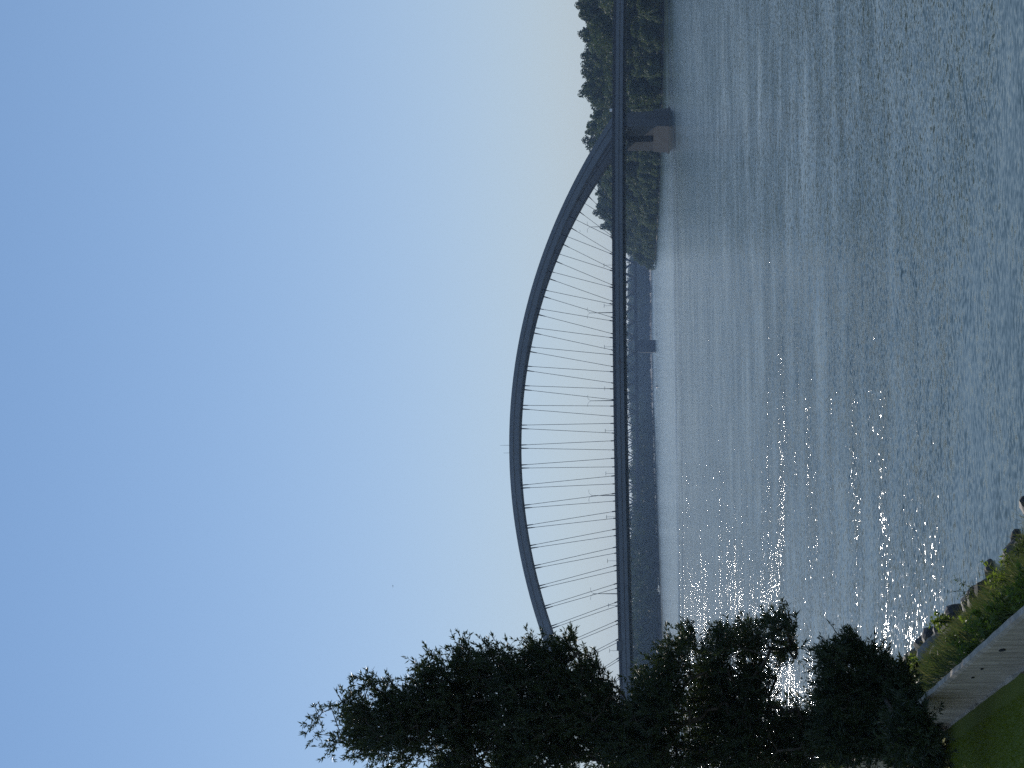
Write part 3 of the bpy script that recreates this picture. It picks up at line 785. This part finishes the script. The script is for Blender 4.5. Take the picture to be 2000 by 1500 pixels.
def frac(x, y, z):
    p = on_level(x, y, z); a = (p[:2] - WP[:2]) @ WD; q = (p[:2] - WP[:2]) @ WN; return a, (q - .38) / (shore_q(a) - .38)
a_, t_ = frac(1868, 1212, .5); weed_plant(a_, min(t_, .95), 1.0, 420, 'weed_leaf', 'broad-leaved green bush at the waterline above the wet boulders', 300, .13, .075, .5, None)
a_, t_ = frac(1905, 1140, .3); weed_plant(a_, min(t_, .97), 1.0, 160, 'weed_dark', 'slender leafy sapling leaning out over the glittering water', 301, .14, .03, .6, None)
a_, t_ = frac(1835, 1302, 1.5); weed_plant(a_, min(max(t_, .3), .95), .7, 320, 'weed_leaf', 'bright lime-green leafy plant beside the pale riprap slabs', 302, .14, .08, .4, None)

# lawn blades
r = np.random.default_rng(17); n = 130000
a = r.uniform(-7, 14, n); q = -r.uniform(.05, 1, n) ** 1.0 * 6.0
soilw = np.clip((.3 - a) / 5.0, 0, 1) * .95 + .04
soilk = (q > -soilw * r.uniform(.6, 1.15, n)) & (r.random(n) < .93)
a, q = a[~soilk], q[~soilk]; n = len(a)
xy = WP[:2] + a[:, None] * WD + q[:, None] * WN
z = np.array([ground_z(A_, q_) for A_, q_ in zip(a, q)])
P = np.column_stack([xy, z - .005]); L = r.uniform(.025, .075, n)[:, None]
D = np.column_stack([r.normal(0, .45, n), r.normal(0, .45, n), np.ones(n)]); D /= np.linalg.norm(D, axis=1)[:, None]
side = np.cross(D, r.normal(size=(n, 3))); side /= np.linalg.norm(side, axis=1)[:, None]
Vt = np.stack([P - side * .0045, P + side * .0045, P + D * L], 1).reshape(-1, 3)
o = link_mesh('grass', np_mesh('grass', Vt, np.arange(len(Vt)).reshape(-1, 3)), MATS['grass_blade'])
tag(o, 'short mown green lawn grass in front of the wall', 'grass', kind='stuff')
mb = MB(); rr = np.random.default_rng(4); rows = [[], []]
for x in np.linspace(-9, .3, 50):
    for k, q_ in enumerate((-.03, -.05 - .85 * min(1, (.3 - x) / 5.0) * rr.uniform(.75, 1.0))):
        xy_ = bank_xy(x, q_); rows[k].append((xy_[0], xy_[1], ground_z(x, q_) + .006))
mb.quadstrip(rows, close=False, cap=False); tag(mb.build('bare_soil', MATS['soil_brown'] if 'soil_brown' in MATS else mat('soil_brown', (.17, .11, .06), .95, col2=(.10, .09, .035), scale=3, bump=.5, bscale=20)), kind='structure')

# ---------------------------------------------------------------- the dark leafy tree at the near bank
def leafy_tree(name, base, blobs, ntips, seed, lab, stems=(), per_twig=26, leafL=.112, leafW=.025):
    r = np.random.default_rng(seed)
    base = np.array(base, float); root = empty(name, tuple(base))
    nodes = [np.zeros(3)]; par = [-1]
    def grow(target, step, jit):
        N = np.array(nodes); d = np.linalg.norm(N - target, axis=1) + .22 * np.maximum(0, N[:, 2] - target[2]) * 2 + .12 * np.linalg.norm(N, axis=1)
        i = int(np.argmin(d)); p0 = nodes[i]; vec = target - p0; L = np.linalg.norm(vec); m = max(1, int(L / step)); cur = i
        off = r.normal(size=3) * L * .10
        for k in range(1, m + 1):
            f = k / m; q = p0 + vec * f + off * sin(pi * f) + np.array([0, 0, L * .10 * sin(pi * f)]) + r.normal(size=3) * jit * (k < m)
            nodes.append(q); par.append(cur); cur = len(nodes) - 1
        return cur
    C = [np.array(b[0]) - base for b in blobs]; R = [np.array(b[1]) for b in blobs]
    for w_ in stems: grow(np.array(w_) - base, .35, .03)
    for i in np.argsort([np.linalg.norm(c) for c in C]): grow(C[i], .35, .03)
    vol = np.array([np.prod(q) ** .75 for q in R]); cnt = np.maximum(3, (ntips * vol / vol.sum()).astype(int))
    tips = []
    T = []
    for c, rad, k in zip(C, R, cnt):
        d = r.normal(size=(k, 3)); d /= np.linalg.norm(d, axis=1)[:, None]
        T.append(c + d * rad * (r.random((k, 1)) ** .55) * np.where(r.random((k, 1)) < .10, r.uniform(1.0, 1.3, (k, 1)), 1.0))
    T = np.concatenate(T); T = T[np.argsort(np.linalg.norm(T, axis=1))]
    for tpt in T: tips.append(grow(tpt, .30, .012))
    N = np.array(nodes); par_ = np.array(par); n = len(N)
    load = np.zeros(n)
    for t in tips: load[t] += 1
    for i in range(n - 1, 0, -1): load[par_[i]] += load[i]
    rad = np.minimum(.0028 * np.maximum(load, 1) ** .42, .06)
    # branches as three or five sided tapered segments
    idx = np.arange(1, n); A = N[par_[idx]]; Bp = N[idx]; d = Bp - A; d /= np.linalg.norm(d, axis=1)[:, None] + 1e-9
    up = np.where(np.abs(d[:, 2:3]) < .9, np.array([[0, 0, 1.0]]), np.array([[0, 1.0, 0]])); s1 = np.cross(d, up); s1 /= np.linalg.norm(s1, axis=1)[:, None]; s2 = np.cross(d, s1)
    ks = 5; ring0 = []; ring1 = []
    r0 = np.minimum(rad[par_[idx]], rad[idx] * 1.25)[:, None]; r1 = rad[idx][:, None]
    for k in range(ks):
        o_ = s1 * cos(2 * pi * k / ks) + s2 * sin(2 * pi * k / ks); ring0.append(A + o_ * r0); ring1.append(Bp + o_ * r1)
    Vb = np.stack(ring0 + ring1, 1).reshape(-1, 3); m = len(idx)
    b0 = (np.arange(m) * 2 * ks)[:, None]; Fb_ = np.concatenate([np.column_stack([b0 + k, b0 + (k + 1) % ks, b0 + ks + (k + 1) % ks, b0 + ks + k]) for k in range(ks)])
    link_mesh('trunk', np_mesh('trunk', Vb, Fb_), MATS['bark'], root)
    # leaves along the last stretch of every twig
    tp = np.array(tips); tipP = N[tp]; gp = N[par_[tp]]; gdir = tipP - gp; gdir /= np.linalg.norm(gdir, axis=1)[:, None] + 1e-9
    gdir = gdir + np.array([.06, 0, .28]) + r.normal(size=gdir.shape) * .25; gdir /= np.linalg.norm(gdir, axis=1)[:, None]
    tl = r.uniform(.25, .60, len(tp)); k = per_twig
    f = r.random((len(tp), k)) ** .6
    P = tipP[:, None, :] + gdir[:, None, :] * ((f - .35) * tl[:, None])[:, :, None]
    P = P.reshape(-1, 3)
    D = np.repeat(gdir, k, 0) * .75 + r.normal(size=P.shape) * .55; D /= np.linalg.norm(D, axis=1)[:, None]
    Ls = leafL * r.uniform(.55, 1.15, len(P)); Vq = leaf_quads(P, D, Ls, leafW * r.uniform(.7, 1.2, len(P)), r)
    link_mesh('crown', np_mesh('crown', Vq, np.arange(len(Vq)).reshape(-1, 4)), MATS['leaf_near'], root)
    mb = MB()
    # the twigs themselves
    e0 = tipP - gdir * .05; e1 = tipP + gdir * (tl * .65)[:, None]
    s1 = np.cross(gdir, r.normal(size=gdir.shape)); s1 /= np.linalg.norm(s1, axis=1)[:, None]; s2 = np.cross(gdir, s1)
    rg = [s1 * .003, s2 * .003 - s1 * .0015, -s2 * .003 - s1 * .0015]
    Vt_ = np.stack([e0 + g for g in rg] + [e1 + g * .4 for g in rg], 1).reshape(-1, 3); b0 = (np.arange(len(tp)) * 6)[:, None]
    Ft_ = np.concatenate([np.column_stack([b0 + a_, b0 + (a_ + 1) % 3, b0 + 3 + (a_ + 1) % 3, b0 + 3 + a_]) for a_ in range(3)])
    link_mesh('twigs', np_mesh('twigs', Vt_, Ft_), MATS['bark'], root)
    return tag(root, lab, 'tree')

def blob_list(spec, Y, thick, seed):
    r = np.random.default_rng(seed); out = []
    for x, y, rx, ry in spec:
        Yb = Y + r.uniform(-.6, .6); k = Yb / FPX
        out.append((at(x, y, Yb), (ry * k, thick * (.5 + .5 * ry / 90.0), rx * k)))
    return out
TREE = [(612, 1418, 5, 6), (628, 1392, 5, 6), (622, 1432, 4, 6), (652, 1452, 6, 8), (668, 1440, 5, 6), (648, 1382, 4, 5), (684, 1362, 8, 10), (700, 1395, 20, 24), (722, 1335, 12, 15), (720, 1425, 45, 50), (765, 1365, 26, 28), (775, 1430, 60, 70), (830, 1400, 62, 75), (845, 1318, 28, 34), (880, 1370, 50, 60), (905, 1290, 22, 26), (945, 1390, 85, 95), (940, 1312, 34, 40),
        (1005, 1320, 42, 50), (960, 1275, 15, 18), (1050, 1410, 85, 105), (1078, 1330, 52, 60), (1112, 1265, 24, 26), (1055, 1278, 28, 32), (1140, 1375, 58, 68), (1150, 1315, 30, 34), (1205, 1432, 66, 78), (1185, 1355, 26, 26),
        (1265, 1440, 66, 80), (1300, 1375, 50, 75), (1318, 1300, 38, 44), (1345, 1252, 20, 22), (1265, 1330, 16, 20), (1395, 1400, 66, 90), (1400, 1310, 42, 52), (1418, 1252, 26, 28), (1462, 1425, 56, 80), (1478, 1330, 44, 48), (1470, 1252, 36, 38),
        (1525, 1222, 26, 24), (1536, 1266, 22, 26), (1540, 1445, 56, 66), (1600, 1440, 56, 75), (1110, 1468, 50, 40), (1010, 1472, 60, 38), (905, 1462, 48, 40), (1230, 1478, 40, 30), (1290, 1488, 46, 28), (1370, 1488, 52, 32), (1455, 1488, 48, 32), (1535, 1490, 44, 30)]
OFF = [(900, 1500, 50, 30), (1010, 1505, 50, 30)]
base = at(1850, 1520, 25.5); base[2] = 4.9
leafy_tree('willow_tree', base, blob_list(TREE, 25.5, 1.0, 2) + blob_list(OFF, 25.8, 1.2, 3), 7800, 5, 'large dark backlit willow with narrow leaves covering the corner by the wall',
           [at(1760, 1500, 25.5), at(1620, 1478, 25.6), at(1470, 1462, 25.4), at(1320, 1450, 25.6), at(1170, 1445, 25.4), at(1030, 1432, 25.5), at(900, 1412, 25.5), at(760, 1425, 25.4), at(1450, 1400, 25.2), at(1465, 1330, 25.2), at(1500, 1280, 25.2)])
BUSH = [(1660, 1425, 60, 70), (1640, 1345, 32, 42), (1668, 1272, 26, 28), (1622, 1288, 18, 20), (1712, 1305, 28, 28), (1690, 1350, 30, 36), (1725, 1405, 56, 70), (1752, 1352, 32, 34), (1788, 1382, 28, 34), (1785, 1450, 46, 52), (1760, 1320, 16, 20), (1812, 1412, 20, 22), (1815, 1468, 24, 26)]
FRONT = [(1778, 1408, 20, 24), (1798, 1432, 22, 26), (1800, 1402, 14, 16), (1772, 1440, 30, 32), (1812, 1462, 22, 24), (1822, 1490, 22, 24), (1768, 1385, 14, 16)]
base = at(1845, 1450, 24.0); base[2] = 4.9
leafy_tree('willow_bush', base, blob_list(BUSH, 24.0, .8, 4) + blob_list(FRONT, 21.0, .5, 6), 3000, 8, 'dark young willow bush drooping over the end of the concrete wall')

# ---------------------------------------------------------------- haze
mb = MB(); mb.box(-2000, 2000, -200, 4000, -6, 72)
hz = bpy.data.materials.new('haze'); hz.use_nodes = True
hn = hz.node_tree.nodes; hl = hz.node_tree.links
hn.remove(hn['Principled BSDF'])
pv = hn.new('ShaderNodeVolumePrincipled'); pv.inputs['Color'].default_value = rgb(.36, .55, .86); pv.inputs['Density'].default_value = 0.000105; pv.inputs['Anisotropy'].default_value = 0.3
hl.new(pv.outputs[0], hn['Material Output'].inputs['Volume'])
o = mb.build('haze', hz); tag(o, 'thin pale blue summer haze over the river', 'haze', kind='stuff')
